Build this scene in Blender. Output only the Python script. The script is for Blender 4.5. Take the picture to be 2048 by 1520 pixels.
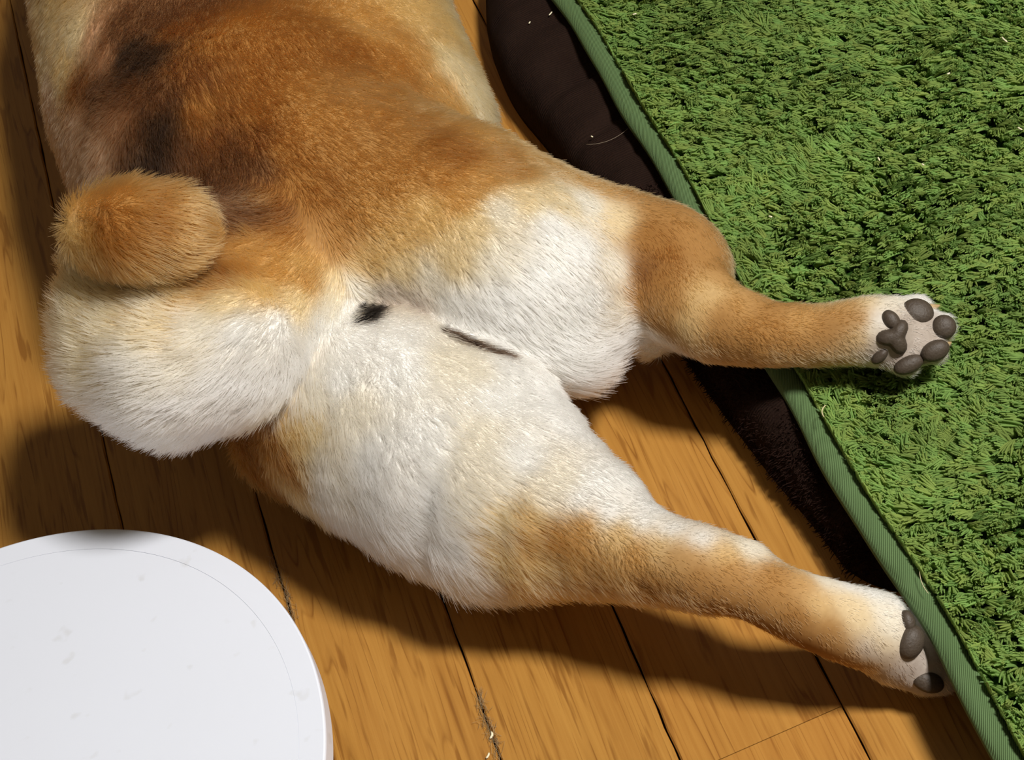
import bpy, bmesh, math, random
import numpy as np
from mathutils import Matrix, Vector
from mathutils.bvhtree import BVHTree

for o in list(bpy.data.objects):
    bpy.data.objects.remove(o, do_unlink=True)
scene = bpy.context.scene
COL = scene.collection
rng = np.random.default_rng(7)
random.seed(7)

# ------------------------------------------------------------------ camera
# X runs across the floorboards, Y along them, Z up; one board is 75 mm wide
F_PX = 4000.0
BW = 0.075
def rot_z(t):
    return np.array([[math.cos(t), -math.sin(t), 0], [math.sin(t), math.cos(t), 0], [0, 0, 1]])
def rot_x(t):
    return np.array([[1, 0, 0], [0, math.cos(t), -math.sin(t)], [0, math.sin(t), math.cos(t)]])
CAM_R = rot_z(0.001745) @ rot_x(0.772794) @ rot_z(-0.414663)
CAM_C = np.array([3.00816830 * BW, 0.0, 10.1749618 * BW])
cam_data = bpy.data.cameras.new('camera')
cam_data.sensor_width = 36.0
cam_data.sensor_fit = 'HORIZONTAL'
cam_data.lens = F_PX / 2048.0 * 36.0
cam_data.clip_start = 0.02
cam_data.clip_end = 60.0
cam = bpy.data.objects.new('camera', cam_data)
COL.objects.link(cam)
M = Matrix([list(r) + [0] for r in CAM_R] + [[0, 0, 0, 1]])
M.translation = Vector(CAM_C)
cam.matrix_world = M
scene.camera = cam

def pt(px, py, z):
    """point of the place at height z that the photo shows at pixel (px, py)"""
    d = CAM_R @ np.array([px - 1024.0, -(py - 760.0), -F_PX])
    return CAM_C + d * ((z - CAM_C[2]) / d[2])
def px_per_m(p):
    d = CAM_R.T @ (np.asarray(p) - CAM_C)
    return F_PX / -d[2]

# ------------------------------------------------------------------ light
world = bpy.data.worlds.new('room_ambience')
scene.world = world
world.use_nodes = True
bg = world.node_tree.nodes['Background']
bg.inputs['Color'].default_value = (1.0, 0.84, 0.62, 1)
bg.inputs['Strength'].default_value = 0.11

lamp_data = bpy.data.lights.new('ceiling_lamp', 'AREA')
lamp_data.shape = 'DISK'
lamp_data.size = 0.36
lamp_data.energy = 85.0
lamp_data.color = (1.0, 0.965, 0.92)
lamp = bpy.data.objects.new('ceiling_lamp', lamp_data)
COL.objects.link(lamp)
lamp.location = (1.27, -0.20, 2.15)
lamp.rotation_euler = (Vector((0.22, 0.7, 0.05)) - Vector(lamp.location)).to_track_quat('-Z', 'Y').to_euler()

scene.view_settings.view_transform = 'Standard'
scene.view_settings.look = 'None'
scene.view_settings.gamma = 1.0
scene.view_settings.use_curve_mapping = False
scene.view_settings.exposure = 0.0

# ------------------------------------------------------------------ helpers
def lin(rgb):
    c = np.asarray(rgb, float) / 255.0
    return np.where(c <= 0.04045, c / 12.92, ((c + 0.055) / 1.055) ** 2.4)
def rgba(rgb):
    return (*[float(v) for v in lin(rgb)], 1.0)

def link(o, parent=None):
    COL.objects.link(o)
    if parent is not None:
        o.parent = parent
    return o
def tag(o, label=None, cat=None, group=None, kind=None):
    for k, v in (('label', label), ('category', cat), ('group', group), ('kind', kind)):
        if v:
            o[k] = v
    return o
def empty(name, loc=(0, 0, 0)):
    o = bpy.data.objects.new(name, None)
    o.empty_display_size = 0.02
    o.location = loc
    return link(o)
def mesh_obj(name, verts, faces, mat, parent=None, smooth=True):
    me = bpy.data.meshes.new(name)
    me.from_pydata([tuple(map(float, v)) for v in verts], [], [tuple(map(int, f)) for f in faces])
    me.materials.append(mat)
    if smooth:
        me.polygons.foreach_set('use_smooth', [True] * len(me.polygons))
    me.update()
    return link(bpy.data.objects.new(name, me), parent)

class NT:
    """small helper around a material's node tree"""
    def __init__(self, name):
        self.mat = bpy.data.materials.new(name)
        self.mat.use_nodes = True
        self.t = self.mat.node_tree
        self.bsdf = self.t.nodes['Principled BSDF']
        self.out = self.t.nodes['Material Output']
    def n(self, kind, **kw):
        x = self.t.nodes.new(kind)
        for k, v in kw.items():
            setattr(x, k, v)
        return x
    def l(self, a, b):
        self.t.links.new(a, b)
    def coords(self, scale=(1, 1, 1), kind='Object'):
        tc = self.n('ShaderNodeTexCoord')
        mp = self.n('ShaderNodeMapping')
        mp.inputs['Scale'].default_value = scale
        self.l(tc.outputs[kind], mp.inputs['Vector'])
        return mp.outputs['Vector']
    def noise(self, vec, scale, detail=3.0, rough=0.5, dist=0.0):
        x = self.n('ShaderNodeTexNoise')
        x.inputs['Scale'].default_value = scale
        x.inputs['Detail'].default_value = detail
        x.inputs['Roughness'].default_value = rough
        x.inputs['Distortion'].default_value = dist
        self.l(vec, x.inputs['Vector'])
        return x.outputs['Fac']
    def ramp(self, fac, stops):
        r = self.n('ShaderNodeValToRGB')
        el = r.color_ramp.elements
        while len(el) < len(stops):
            el.new(0.5)
        for e, (p, c) in zip(el, stops):
            e.position = p
            e.color = c
        self.l(fac, r.inputs['Fac'])
        return r.outputs['Color']
    def mix(self, fac, a, b, mode='MIX'):
        m = self.n('ShaderNodeMix', data_type='RGBA', blend_type=mode)
        for sock, v in ((m.inputs[0], fac), (m.inputs[6], a), (m.inputs[7], b)):
            if hasattr(v, 'is_linked'):
                self.l(v, sock)
            else:
                sock.default_value = v
        return m.outputs[2]
    def math(self, op, a, b=0.0):
        m = self.n('ShaderNodeMath', operation=op)
        for sock, v in ((m.inputs[0], a), (m.inputs[1], b)):
            if hasattr(v, 'is_linked'):
                self.l(v, sock)
            else:
                sock.default_value = v
        return m.outputs[0]
    def bump(self, height, strength, distance):
        b = self.n('ShaderNodeBump')
        b.inputs['Strength'].default_value = strength
        b.inputs['Distance'].default_value = distance
        self.l(height, b.inputs['Height'])
        self.l(b.outputs['Normal'], self.bsdf.inputs['Normal'])
    def color(self, c):
        if hasattr(c, 'is_linked'):
            self.l(c, self.bsdf.inputs['Base Color'])
        else:
            self.bsdf.inputs['Base Color'].default_value = c
    def set(self, rough=0.5, spec=0.5):
        self.bsdf.inputs['Roughness'].default_value = rough
        self.bsdf.inputs['Specular IOR Level'].default_value = spec
        return self.mat

def strand_material(name, rough_mix=0.45):
    """fibres: diffuse light plus light let through, colour from each strand's own tint"""
    m = NT(name)
    at = m.n('ShaderNodeAttribute', attribute_name='tint')
    dif = m.n('ShaderNodeBsdfDiffuse')
    tra = m.n('ShaderNodeBsdfTranslucent')
    mx = m.n('ShaderNodeMixShader')
    mx.inputs[0].default_value = rough_mix
    m.l(at.outputs['Color'], dif.inputs['Color'])
    m.l(at.outputs['Color'], tra.inputs['Color'])
    m.l(dif.outputs[0], mx.inputs[1])
    m.l(tra.outputs[0], mx.inputs[2])
    m.l(mx.outputs[0], m.out.inputs['Surface'])
    m.t.nodes.remove(m.bsdf)
    return m.mat

def strands_obj(name, pos, radius, tint, mat, parent):
    """pos (n, k, 3), radius (k,) or (n, k), tint (n, 3) linear"""
    n, k, _ = pos.shape
    cu = bpy.data.hair_curves.new(name)
    cu.add_curves([k] * n)
    cu.position_data.foreach_set('vector', np.ascontiguousarray(pos, dtype=np.float32).ravel())
    ra = cu.attributes.get('radius') or cu.attributes.new('radius', 'FLOAT', 'POINT')
    ra.data.foreach_set('value', np.ascontiguousarray(np.broadcast_to(radius, (n, k)), dtype=np.float32).ravel())
    ta = cu.attributes.new('tint', 'FLOAT_COLOR', 'CURVE')
    ta.data.foreach_set('color', np.concatenate([tint, np.ones((n, 1))], 1).astype(np.float32).ravel())
    cu.materials.append(mat)
    return link(bpy.data.objects.new(name, cu), parent)

def lattice(seed, n=32):
    r = np.random.default_rng(seed)
    return r.uniform(-1, 1, (n, n, n)).astype(np.float32)
def vnoise(p, scale, seed=0):
    """smooth value noise at points p (n, 3), about -1..1"""
    g = lattice(seed)
    n = g.shape[0]
    q = np.asarray(p, np.float32) * scale
    i = np.floor(q).astype(int)
    f = q - i
    f = f * f * (3 - 2 * f)
    r = 0
    for dx in (0, 1):
        for dy in (0, 1):
            for dz in (0, 1):
                w = (f[:, 0] if dx else 1 - f[:, 0]) * (f[:, 1] if dy else 1 - f[:, 1]) * (f[:, 2] if dz else 1 - f[:, 2])
                r = r + w * g[(i[:, 0] + dx) % n, (i[:, 1] + dy) % n, (i[:, 2] + dz) % n]
    return r

# ------------------------------------------------------------------ floor
def wood_material():
    m = NT('honey_oak_boards')
    oi = m.n('ShaderNodeObjectInfo')
    tc = m.n('ShaderNodeTexCoord')
    off = m.n('ShaderNodeVectorMath', operation='SCALE')
    m.l(oi.outputs['Location'], off.inputs[0])
    off.inputs['Scale'].default_value = 37.0
    add = m.n('ShaderNodeVectorMath', operation='ADD')
    m.l(tc.outputs['Object'], add.inputs[0])
    m.l(off.outputs[0], add.inputs[1])
    def mapped(sc, rz=0.0):
        mp = m.n('ShaderNodeMapping')
        mp.inputs['Scale'].default_value = sc
        mp.inputs['Rotation'].default_value = (0, 0, rz)
        m.l(add.outputs[0], mp.inputs['Vector'])
        return mp.outputs['Vector']
    broad = m.noise(mapped((24, 2.2, 10)), 1.0, 3, 0.55, 0.6)
    fine = m.noise(mapped((420, 11, 60)), 1.0, 3, 0.6)
    rings = m.math('FRACT', m.math('MULTIPLY', m.noise(mapped((32, 1.0, 10), 0.02), 1.0, 2, 0.5, 0.15), 26.0))
    lines = m.ramp(rings, [(0.0, (0, 0, 0, 1)), (0.08, (1, 1, 1, 1)), (0.16, (0.35, 0.35, 0.35, 1)), (0.34, (0, 0, 0, 1))])
    breaks = m.ramp(m.noise(mapped((120, 24, 10)), 1.0, 2, 0.6), [(0.40, (0.08, 0.08, 0.08, 1)), (0.62, (1, 1, 1, 1))])
    dash = m.math('MULTIPLY', lines, breaks)
    short = m.ramp(m.noise(mapped((210, 17, 40), 0.02), 1.0, 2.5, 0.55, 0.3), [(0.57, (0, 0, 0, 1)), (0.66, (1, 1, 1, 1))])
    dash = m.math('MAXIMUM', dash, m.math('MULTIPLY', short, 0.75))
    base = m.ramp(broad, [(0.28, rgba((154, 106, 45))), (0.5, rgba((169, 121, 54))), (0.74, rgba((178, 132, 62)))])
    base = m.mix(0.5, base, m.ramp(fine, [(0.35, rgba((156, 107, 45))), (0.65, rgba((178, 130, 61)))]))
    flecks = dash
    col = m.mix(m.math('MULTIPLY', flecks, 0.85), base, rgba((116, 70, 22)))
    col = m.mix(m.math('MULTIPLY', oi.outputs['Random'], 0.22), col, rgba((180, 118, 50)))
    m.color(col)
    m.bump(m.math('ADD', m.math('MULTIPLY', flecks, -0.6), fine), 0.12, 0.0006)
    return m.set(0.42, 0.35)
WOOD = wood_material()
def plain(name, rgb, rough=0.8, spec=0.2):
    m = NT(name)
    v = m.coords()
    m.color(m.mix(m.noise(v, 220, 3), rgba(rgb), rgba([c * 0.86 for c in rgb])))
    return m.set(rough, spec)
GAP = plain('dark_joint', (34, 20, 10), 0.9, 0.1)
FX0, FX1, FY0, FY1 = -1.65, 2.25, -0.6, 3.0
floor = mesh_obj('floor', [(FX0, FY0, -0.012), (FX1, FY0, -0.012), (FX1, FY1, -0.012), (FX0, FY1, -0.012),
                           (FX0, FY0, -0.003), (FX1, FY0, -0.003), (FX1, FY1, -0.003), (FX0, FY1, -0.003)],
                 [(0, 3, 2, 1), (4, 5, 6, 7), (0, 1, 5, 4), (1, 2, 6, 5), (2, 3, 7, 6), (3, 0, 4, 7)], GAP, smooth=False)
tag(floor, 'honey brown wooden strip floor under the dog', kind='structure')
def plank(x0, x1, y0, y1):
    g, b = 0.0004, 0.0008
    x0 += g; x1 -= g; y0 += 0.0002; y1 -= 0.0002
    cx, cy = (x0 + x1) / 2, (y0 + y1) / 2
    V = []
    # ragged long edges, as worn joints are
    n = max(2, int((y1 - y0) / (0.012 if -0.2 < cx < 0.6 else 0.06)))
    ys = np.linspace(y0, y1, n)
    jl = rng.normal(0, 0.00022, n); jr = rng.normal(0, 0.00022, n)
    F = []
    for i, y in enumerate(ys):
        V += [(x0 - cx + max(jl[i], -0.0003), y - cy, -0.009), (x0 - cx + max(jl[i], -0.0003), y - cy, -b), (x0 - cx + b + jl[i], y - cy, 0),
              (x1 - cx - b + jr[i], y - cy, 0), (x1 - cx + min(jr[i], 0.0003), y - cy, -b), (x1 - cx + min(jr[i], 0.0003), y - cy, -0.009)]
    for i in range(n - 1):
        a = i * 6
        F += [(a + k, a + k + 1, a + 7 + k, a + 6 + k)[::-1] for k in range(5)]
    F += [tuple(range(6))[::-1], tuple((n - 1) * 6 + k for k in range(6))]
    o = mesh_obj('plank', V, F, WOOD, floor, smooth=False)
    o.location = (cx, cy, 0)
butt = {3: [0.479]}
for k in range(-22, 30):
    if k in butt:
        cuts = [0.479, 1.379, 2.279]
    else:
        cuts = [c for c in (FY0 + (k * 0.377) % 0.9 + 0.9 * i for i in range(5)) if not (0.30 < c < 1.30) and FY0 + 0.05 < c < FY1 - 0.05]
    ys = [FY0] + cuts + [FY1]
    for y0, y1 in zip(ys[:-1], ys[1:]):
        plank(k * BW, (k + 1) * BW, y0, y1)

# ------------------------------------------------------------------ brown mat
def mat_material():
    m = NT('dark_brown_plush')
    v = m.coords()
    n1 = m.noise(v, 55, 4, 0.6)
    n2 = m.noise(v, 900, 2)
    m.color(m.mix(n2, m.ramp(n1, [(0.3, rgba((30, 19, 15))), (0.7, rgba((42, 29, 23)))]), rgba((33, 22, 17))))
    w = m.n('ShaderNodeTexWave', wave_type='BANDS', bands_direction='Y')
    w.inputs['Scale'].default_value = 190
    w.inputs['Distortion'].default_value = 3.0
    m.l(v, w.inputs['Vector'])
    m.bump(m.math('ADD', m.math('MULTIPLY', w.outputs['Fac'], 0.35), m.math('ADD', n1, m.math('MULTIPLY', n2, 0.5))), 0.5, 0.003)
    m.bsdf.inputs['Sheen Weight'].default_value = 0.0
    m.bsdf.inputs['Sheen Tint'].default_value = rgba((150, 120, 110))
    return m.set(0.95, 0.06)
edge_px = [(1010, -130), (992, -60), (982, 0), (978, 60), (984, 110), (1002, 160), (1030, 215), (1060, 252), (1092, 288), (1180, 415), (1280, 570), (1360, 695),
           (1440, 812), (1482, 866), (1530, 930), (1600, 1012), (1645, 1064), (1705, 1150)]
mat_edge = np.array([pt(x, y, 0.006)[:2] for x, y in edge_px])
mat_edge = np.vstack([[0.37, 1.235], [0.335, 1.19], mat_edge, [0.352, 0.515], [0.385, 0.495]])
order = np.argsort(mat_edge[:, 1])
mat_edge = mat_edge[order]
def mat_left(y):
    return np.interp(y, mat_edge[:, 1], mat_edge[:, 0])
MAT_H = 0.034
def build_mat():
    ys = np.linspace(mat_edge[0, 1], mat_edge[-1, 1], 170)
    xl = mat_left(ys)
    k = np.ones(7) / 7
    xl = np.convolve(np.pad(xl, 3, 'edge'), k, 'valid')
    s = np.concatenate([np.linspace(0, 0.03, 16), np.linspace(0.035, 0.09, 16), [0.16, 0.3]])
    V, F = [], []
    ns = len(s)
    for y, x in zip(ys, xl):
        ye = min(1.0, max(0.0, (min(y - ys[0], ys[-1] - y)) / 0.03))
        for i, t in enumerate(s):
            u = min(1.0, (t + 0.0005) / 0.024)
            h = MAT_H * math.sqrt(max(0, 1 - (1 - u) ** 2)) * math.sqrt(1 - (1 - ye) ** 2)
            V.append((x + t - 0.004 * math.sin(math.pi * u) * (1 - u), y, 0.0015 + h))
    V = np.array(V)
    w = vnoise(V * [1, 1, 0], 40, 3) * 0.0022 + vnoise(V * [0.5, 1, 0], 95, 4) * 0.0012
    inside = np.clip((np.tile(s, len(ys))) / 0.01, 0, 1)
    V[:, 2] += w * inside
    # creases running in from the edge near the dog's thigh
    for y0, amp in ((1.0, 0.002), (0.905, 0.003), (0.86, 0.003), (0.825, 0.002)):
        V[:, 2] -= amp * np.exp(-((V[:, 1] - y0 - 0.25 * (V[:, 0] - 0.31)) / 0.004) ** 2) * inside
    ny = len(ys)
    for j in range(ny - 1):
        for i in range(ns - 1):
            a = j * ns + i
            F.append((a, a + 1, a + ns + 1, a + ns))
    base = len(V)
    ring = [j * ns for j in range(ny)] + [(ny - 1) * ns + i for i in range(1, ns)] + [j * ns + ns - 1 for j in range(ny - 2, -1, -1)] + [i for i in range(ns - 2, 0, -1)]
    VB = [(V[i][0], V[i][1], 0.0008) for i in ring]
    V = np.vstack([V, VB])
    m = len(ring)
    for a in range(m):
        b = (a + 1) % m
        F.append((ring[a], base + a, base + b, ring[b])[::-1])
    F.append(tuple(base + i for i in range(m)))
    return V, F
mat_root = empty('floor_mat', (0.4, 0.8, 0.0))
tag(mat_root, 'dark brown plush mat lying on the floorboards under the green rug', 'mat')
Vm, Fm = build_mat()
MATM = mat_material()
mesh_obj('mat_body', Vm - np.array([0.4, 0.8, 0.0]), Fm, MATM, mat_root)
def mat_fleece():
    n = 34000
    y = rng.uniform(mat_edge[0, 1], 1.19, n)
    t = rng.uniform(0, 1, n) ** 1.5 * 0.07
    keep = y < 0.80
    y, t = y[keep], t[keep]
    n = len(y)
    u = np.minimum(1, (t + 0.0005) / 0.024)
    z = 0.0015 + MAT_H * np.sqrt(1 - (1 - u) ** 2)
    root = np.stack([mat_left(y) + t, y, z], 1)
    lean = np.stack([-(1 - u) * 0.9 + vnoise(root, 60, 5) * 0.6, vnoise(root, 60, 6) * 0.8, 0.25 + u * 0.5], 1)
    lean += rng.normal(0, 0.35, (n, 3))
    lean /= np.linalg.norm(lean, axis=1)[:, None]
    L = (rng.uniform(0.0025, 0.0055, n) * np.where(y < 0.8, 1.0, 0.55))[:, None]
    ks = np.linspace(0, 1, 4)
    pos = root[:, None, :] + lean[:, None, :] * L[:, :, None] * ks[None, :, None]
    pos[:, :, 2] -= (ks ** 2 * 0.0008)[None]
    pos[:, :, 2] = np.maximum(pos[:, :, 2], 0.0012)
    tint = lin((46, 32, 27))[None] * rng.uniform(0.55, 1.25, (n, 1))
    return pos - np.array([0.4, 0.8, 0.0]), tint
pos, tint = mat_fleece()
fl = strands_obj('fleece', pos, np.linspace(0.00032, 0.00012, 4), tint, strand_material('brown_fleece_fibre', 0.25), mat_root)
tag(fl, kind='stuff')

# ------------------------------------------------------------------ green rug
RUG_X = 0.3395
RUG_Z = 0.041
rug_root = empty('shag_rug', (0.55, 0.75, 0.0))
tag(rug_root, 'grass green shaggy rug with a woven green edge binding over the brown mat', 'rug')
RO = np.array([0.55, 0.75, 0.0])
def rug_edge(y):
    return RUG_X + 0.0012 * np.sin(y * 17.0) + 0.001 * np.sin(y * 41.0 + 1.0)
def rug_top(x, y):
    return RUG_Z + 0.0022 * np.sin(y * 9.0 + 0.5) + 0.0015 * np.sin(x * 23.0 + y * 14.0)
def backing_material():
    m = NT('rug_backing')
    v = m.coords()
    m.color(m.mix(m.noise(v, 300, 3), rgba((30, 52, 16)), rgba((52, 84, 30))))
    return m.set(0.95, 0.05)
def binding_material():
    m = NT('green_twill_binding')
    v = m.coords(kind='UV')
    w = m.n('ShaderNodeTexWave', wave_type='BANDS', bands_direction='DIAGONAL')
    w.inputs['Scale'].default_value = 420
    w.inputs['Distortion'].default_value = 0.0
    m.l(v, w.inputs['Vector'])
    n = m.noise(v, 1500, 2)
    m.color(m.mix(w.outputs['Fac'], rgba((70, 92, 54)), rgba((94, 119, 76))))
    m.bump(m.math('ADD', w.outputs['Fac'], m.math('MULTIPLY', n, 0.6)), 0.5, 0.0006)
    return m.set(0.75, 0.25)
Y0R, Y1R = 0.16, 1.42
def build_backing():
    ys = np.linspace(Y0R, Y1R, 130)
    s = np.concatenate([[0.003], np.linspace(0.01, 0.30, 30), np.linspace(0.32, 0.62, 12)])
    V, F = [], []
    for dz in (0.0, -0.006):
        for y in ys:
            e = rug_edge(y)
            for t in s:
                V.append((e + t, y, rug_top(e + t, y) + dz))
    ns, ny = len(s), len(ys)
    for j in range(ny - 1):
        for i in range(ns - 1):
            a = j * ns + i
            F.append((a, a + 1, a + ns + 1, a + ns))
            b = a + ny * ns
            F.append((b, b + ns, b + ns + 1, b + 1))
    N = ny * ns
    for j in range(ny - 1):
        a = j * ns; F.append((a, a + ns, a + ns + N, a + N))
        a = j * ns + ns - 1; F.append((a + ns, a, a + N, a + ns + N))
    for i in range(ns - 1):
        F.append((i + 1, i, i + N, i + 1 + N))
        a = (ny - 1) * ns + i; F.append((a, a + 1, a + 1 + N, a + N))
    return np.array(V) - RO, F
Vb, Fb = build_backing()
mesh_obj('rug_backing', Vb, Fb, backing_material(), rug_root)
def build_binding():
    """flattened tube of tape folded around the rug's edge"""
    ys = np.linspace(Y0R, Y1R, 260)
    prof = []
    for a in np.linspace(0, 2 * math.pi, 22, endpoint=False):
        c, s = math.cos(a), math.sin(a)
        prof.append((math.copysign(abs(c) ** 0.8, c) * 0.0068, math.copysign(abs(s) ** 0.9, s) * 0.0048))
    V, F, UV = [], [], []
    k = len(prof)
    for y in ys:
        e = rug_edge(y)
        w = 1 + 0.05 * math.sin(y * 90) + 0.04 * math.sin(y * 37)
        for (dx, dz) in prof:
            V.append((e + 0.0065 + dx * w, y, rug_top(e, y) - 0.001 + dz * w))
    for j in range(len(ys) - 1):
        for i in range(k):
            a, b = j * k + i, j * k + (i + 1) % k
            F.append((a, b, b + k, a + k)[::-1])
    V = np.array(V) - RO
    F.append(tuple(range(k))); F.append(tuple((len(ys) - 1) * k + i for i in range(k))[::-1])
    o = mesh_obj('edge_binding', V, F, binding_material(), rug_root)
    me = o.data
    uv = me.uv_layers.new(name='weave')
    seg = [math.dist(prof[i], prof[(i + 1) % k]) for i in range(k)]
    arc = np.concatenate([[0], np.cumsum(seg)])
    for p in me.polygons:
        idx = [me.loops[l].vertex_index % k for l in p.loop_indices]
        wrap = max(idx) - min(idx) > k / 2
        for l in p.loop_indices:
            vi = me.loops[l].vertex_index
            c = vi % k
            if wrap and c == 0:
                c = k
            uv.data[l].uv = (arc[c] * 1.6, ys[vi // k] * 0.8)
build_binding()
def rug_pile():
    out_p, out_t, out_r = [], [], []
    for (x0, x1, y0, y1, step, nf, rad) in ((0.012, 0.285, 0.36, 1.06, 0.0030, 11, 0.00050),
                                            (0.285, 0.61, 0.18, 1.40, 0.0060, 8, 0.0009),
                                            (0.012, 0.285, 1.06, 1.40, 0.0060, 8, 0.0009),
                                            (0.012, 0.285, 0.18, 0.36, 0.0060, 8, 0.0009)):
        gx, gy = np.meshgrid(np.arange(x0, x1, step), np.arange(y0, y1, step))
        c = np.stack([gx.ravel(), gy.ravel(), np.zeros(gx.size)], 1)
        c[:, :2] += rng.uniform(-0.5, 0.5, (len(c), 2)) * step * 1.1
        c[:, 0] = np.maximum(c[:, 0], 0.0125)
        # how the pile lies: brushed patches
        ang = math.pi + 0.35 + vnoise(c, 14, 11) * 1.1 + vnoise(c, 45, 12) * 1.0 + vnoise(c, 160, 17) * 0.8
        flat = 0.62 + 0.22 * vnoise(c, 28, 13) + rng.uniform(-0.15, 0.15, len(c))
        ln = rng.uniform(0.009, 0.0135, len(c)) * (1 + 0.2 * vnoise(c, 30, 14))
        tone = 1 + 0.13 * vnoise(c, 11, 15) + 0.12 * vnoise(c, 70, 16) + rng.uniform(-0.13, 0.13, len(c))
        C = np.repeat(c, nf, 0)
        n = len(C)
        A = np.repeat(ang, nf) + rng.normal(0, 0.13, n)
        Fl = np.repeat(flat, nf) + rng.normal(0, 0.07, n)
        Ln = np.repeat(ln, nf) * rng.uniform(0.8, 1.12, n)
        off = rng.normal(0, 0.0006 if step < 0.005 else 0.0014, (n, 2))
        ks = np.linspace(0, 1, 5)
        d = np.stack([np.cos(A) * Fl, np.sin(A) * Fl], 1)
        curl = np.repeat(rng.normal(0, 0.7, len(c)), nf) + rng.normal(0, 0.15, n)
        side = np.stack([-np.sin(A), np.cos(A)], 1)
        pos = np.zeros((n, 5, 3))
        e = rug_edge(C[:, 1])
        bx, by = e + C[:, 0] + off[:, 0], C[:, 1] + off[:, 1]
        h = 1.0 / np.sqrt(1 + Fl ** 2)
        for i, k in enumerate(ks):
            pos[:, i, 0] = bx + d[:, 0] * h * Ln * k ** 1.4 + side[:, 0] * curl * Ln * 0.5 * k * k
            pos[:, i, 1] = by + d[:, 1] * h * Ln * k ** 1.4 + side[:, 1] * curl * Ln * 0.5 * k * k
            pos[:, i, 2] = rug_top(bx, by) + h * Ln * (k - 0.25 * k * k)
        # the pile does not hang over the binding
        lim = rug_edge(pos[:, :, 1]) + 0.0115
        pos[:, :, 0] = np.maximum(pos[:, :, 0], lim)
        warm = np.repeat(rng.uniform(0, 1, len(c)), nf)[:, None]
        t = (lin((124, 158, 86)) * (1 - warm) + lin((138, 156, 82)) * warm) * np.repeat(tone, nf)[:, None] * rng.uniform(0.85, 1.15, (n, 1))
        out_p.append(pos); out_t.append(t)
        out_r.append(np.broadcast_to(rad * np.array([0.85, 1.0, 1.0, 0.9, 0.5]), (n, 5)))
    return np.concatenate(out_p) - RO, np.concatenate(out_r), np.clip(np.concatenate(out_t), 0, 1)
pos, rad, tint = rug_pile()
pile = strands_obj('pile', pos, rad, tint, strand_material('green_pile_fibre', 0.4), rug_root)
tag(pile, kind='stuff')

# ------------------------------------------------------------------ white round disc
def disc_material():
    m = NT('white_plastic')
    v = m.coords()
    smudge = m.noise(v, 18, 4, 0.6)
    spots = m.ramp(m.noise(v, 75, 2), [(0.66, (0, 0, 0, 1)), (0.74, (1, 1, 1, 1))])
    c = m.mix(m.math('MULTIPLY', smudge, 0.25), rgba((218, 223, 234)), rgba((211, 214, 222)))
    c = m.mix(m.math('MULTIPLY', spots, 0.22), c, rgba((176, 174, 168)))
    m.color(c)
    m.bump(m.noise(v, 700, 2), 0.03, 0.0005)
    return m.set(0.45, 0.4)
DISC_H = 0.040
def lathe(name, prof, mat, parent, seg=256):
    V, F = [], []
    k = len(prof)
    for j in range(seg):
        a = 2 * math.pi * j / seg
        for r, z in prof:
            V.append((r * math.cos(a), r * math.sin(a), z))
    for j in range(seg):
        for i in range(k - 1):
            a, b = j * k + i, ((j + 1) % seg) * k + i
            F.append((a, b, b + 1, a + 1))
    F.append(tuple(j * k for j in range(seg))[::-1])
    F.append(tuple(j * k + k - 1 for j in range(seg)))
    return mesh_obj(name, V, F, mat, parent, smooth=False)
dc = (-0.0742, 0.5830, 0.0)
disc_root = empty('round_stand', dc)
tag(disc_root, 'low round white plastic stand with a flat top on the wooden floor', 'stand')
WHITE = disc_material()
RD = 0.1615
H = DISC_H
lathe('top_rim', [(RD - 0.004, H - 0.0125), (RD - 0.0005, H - 0.0115), (RD, H - 0.0012), (RD - 0.0003, H - 0.0004), (RD - 0.001, H),
                  (RD - 0.01268, H), (RD - 0.0127, H - 0.00004), (RD - 0.0127, H - 0.0125)], WHITE, disc_root)
lathe('top_panel', [(RD - 0.01275, H - 0.0125), (RD - 0.01275, H - 0.0002), (RD - 0.01285, H - 0.00002), (RD - 0.03, H), (0.004, H)], WHITE, disc_root)
lathe('base', [(0.112, 0.0005), (0.113, 0.002), (0.105, H - 0.0125), (0.100, H - 0.0122)], WHITE, disc_root)

# ------------------------------------------------------------------ the dog
# palette: coat colours; M is shade painted into the crease between the thighs
PAL = {'W': (222, 221, 216), 'V': (219, 212, 195), 'C': (212, 191, 151), 'D': (198, 166, 115), 'T': (180, 140, 87), 'S': (162, 120, 69),
       'R': (146, 103, 54), 'Q': (122, 82, 43), 'G': (180, 142, 110), 'H': (150, 112, 81), 'B': (106, 75, 48), 'K': (70, 52, 36), 'N': (18, 13, 11), 'M': (60, 44, 32), 'E': (188, 177, 166), 'X': (148, 136, 124)}

CH = []          # chains: (group, blend, nodes[(xyz, r)], fur length, flow sign)
def chain(group, nodes, blend=0.02, squash=1.0):
    ns = []
    for (x, y, z, rp) in nodes:
        p = pt(x, y, z)
        ns.append((p, rp / px_per_m(p)))
    CH.append((group, blend, ns, squash))
def wchain(group, nodes, blend=0.02, squash=1.0):
    CH.append((group, blend, [(np.array(p, float), r) for *p, r in nodes], squash))

FU = 22   # half-thickness of the fur, taken off the outline, in photo pixels
# torso: back side and belly side (flow: front to rear)
wchain('torso', [(0.150, 1.26, 0.100, 0.070), (0.124, 1.12, 0.096, 0.078), (0.118, 0.97, 0.092, 0.080), (0.125, 0.86, 0.090, 0.078)], 0.03)
wchain('torso', [(0.200, 1.26, 0.085, 0.075), (0.203, 1.12, 0.080, 0.078), (0.202, 0.97, 0.077, 0.076), (0.205, 0.88, 0.075, 0.070)], 0.03)
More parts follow.
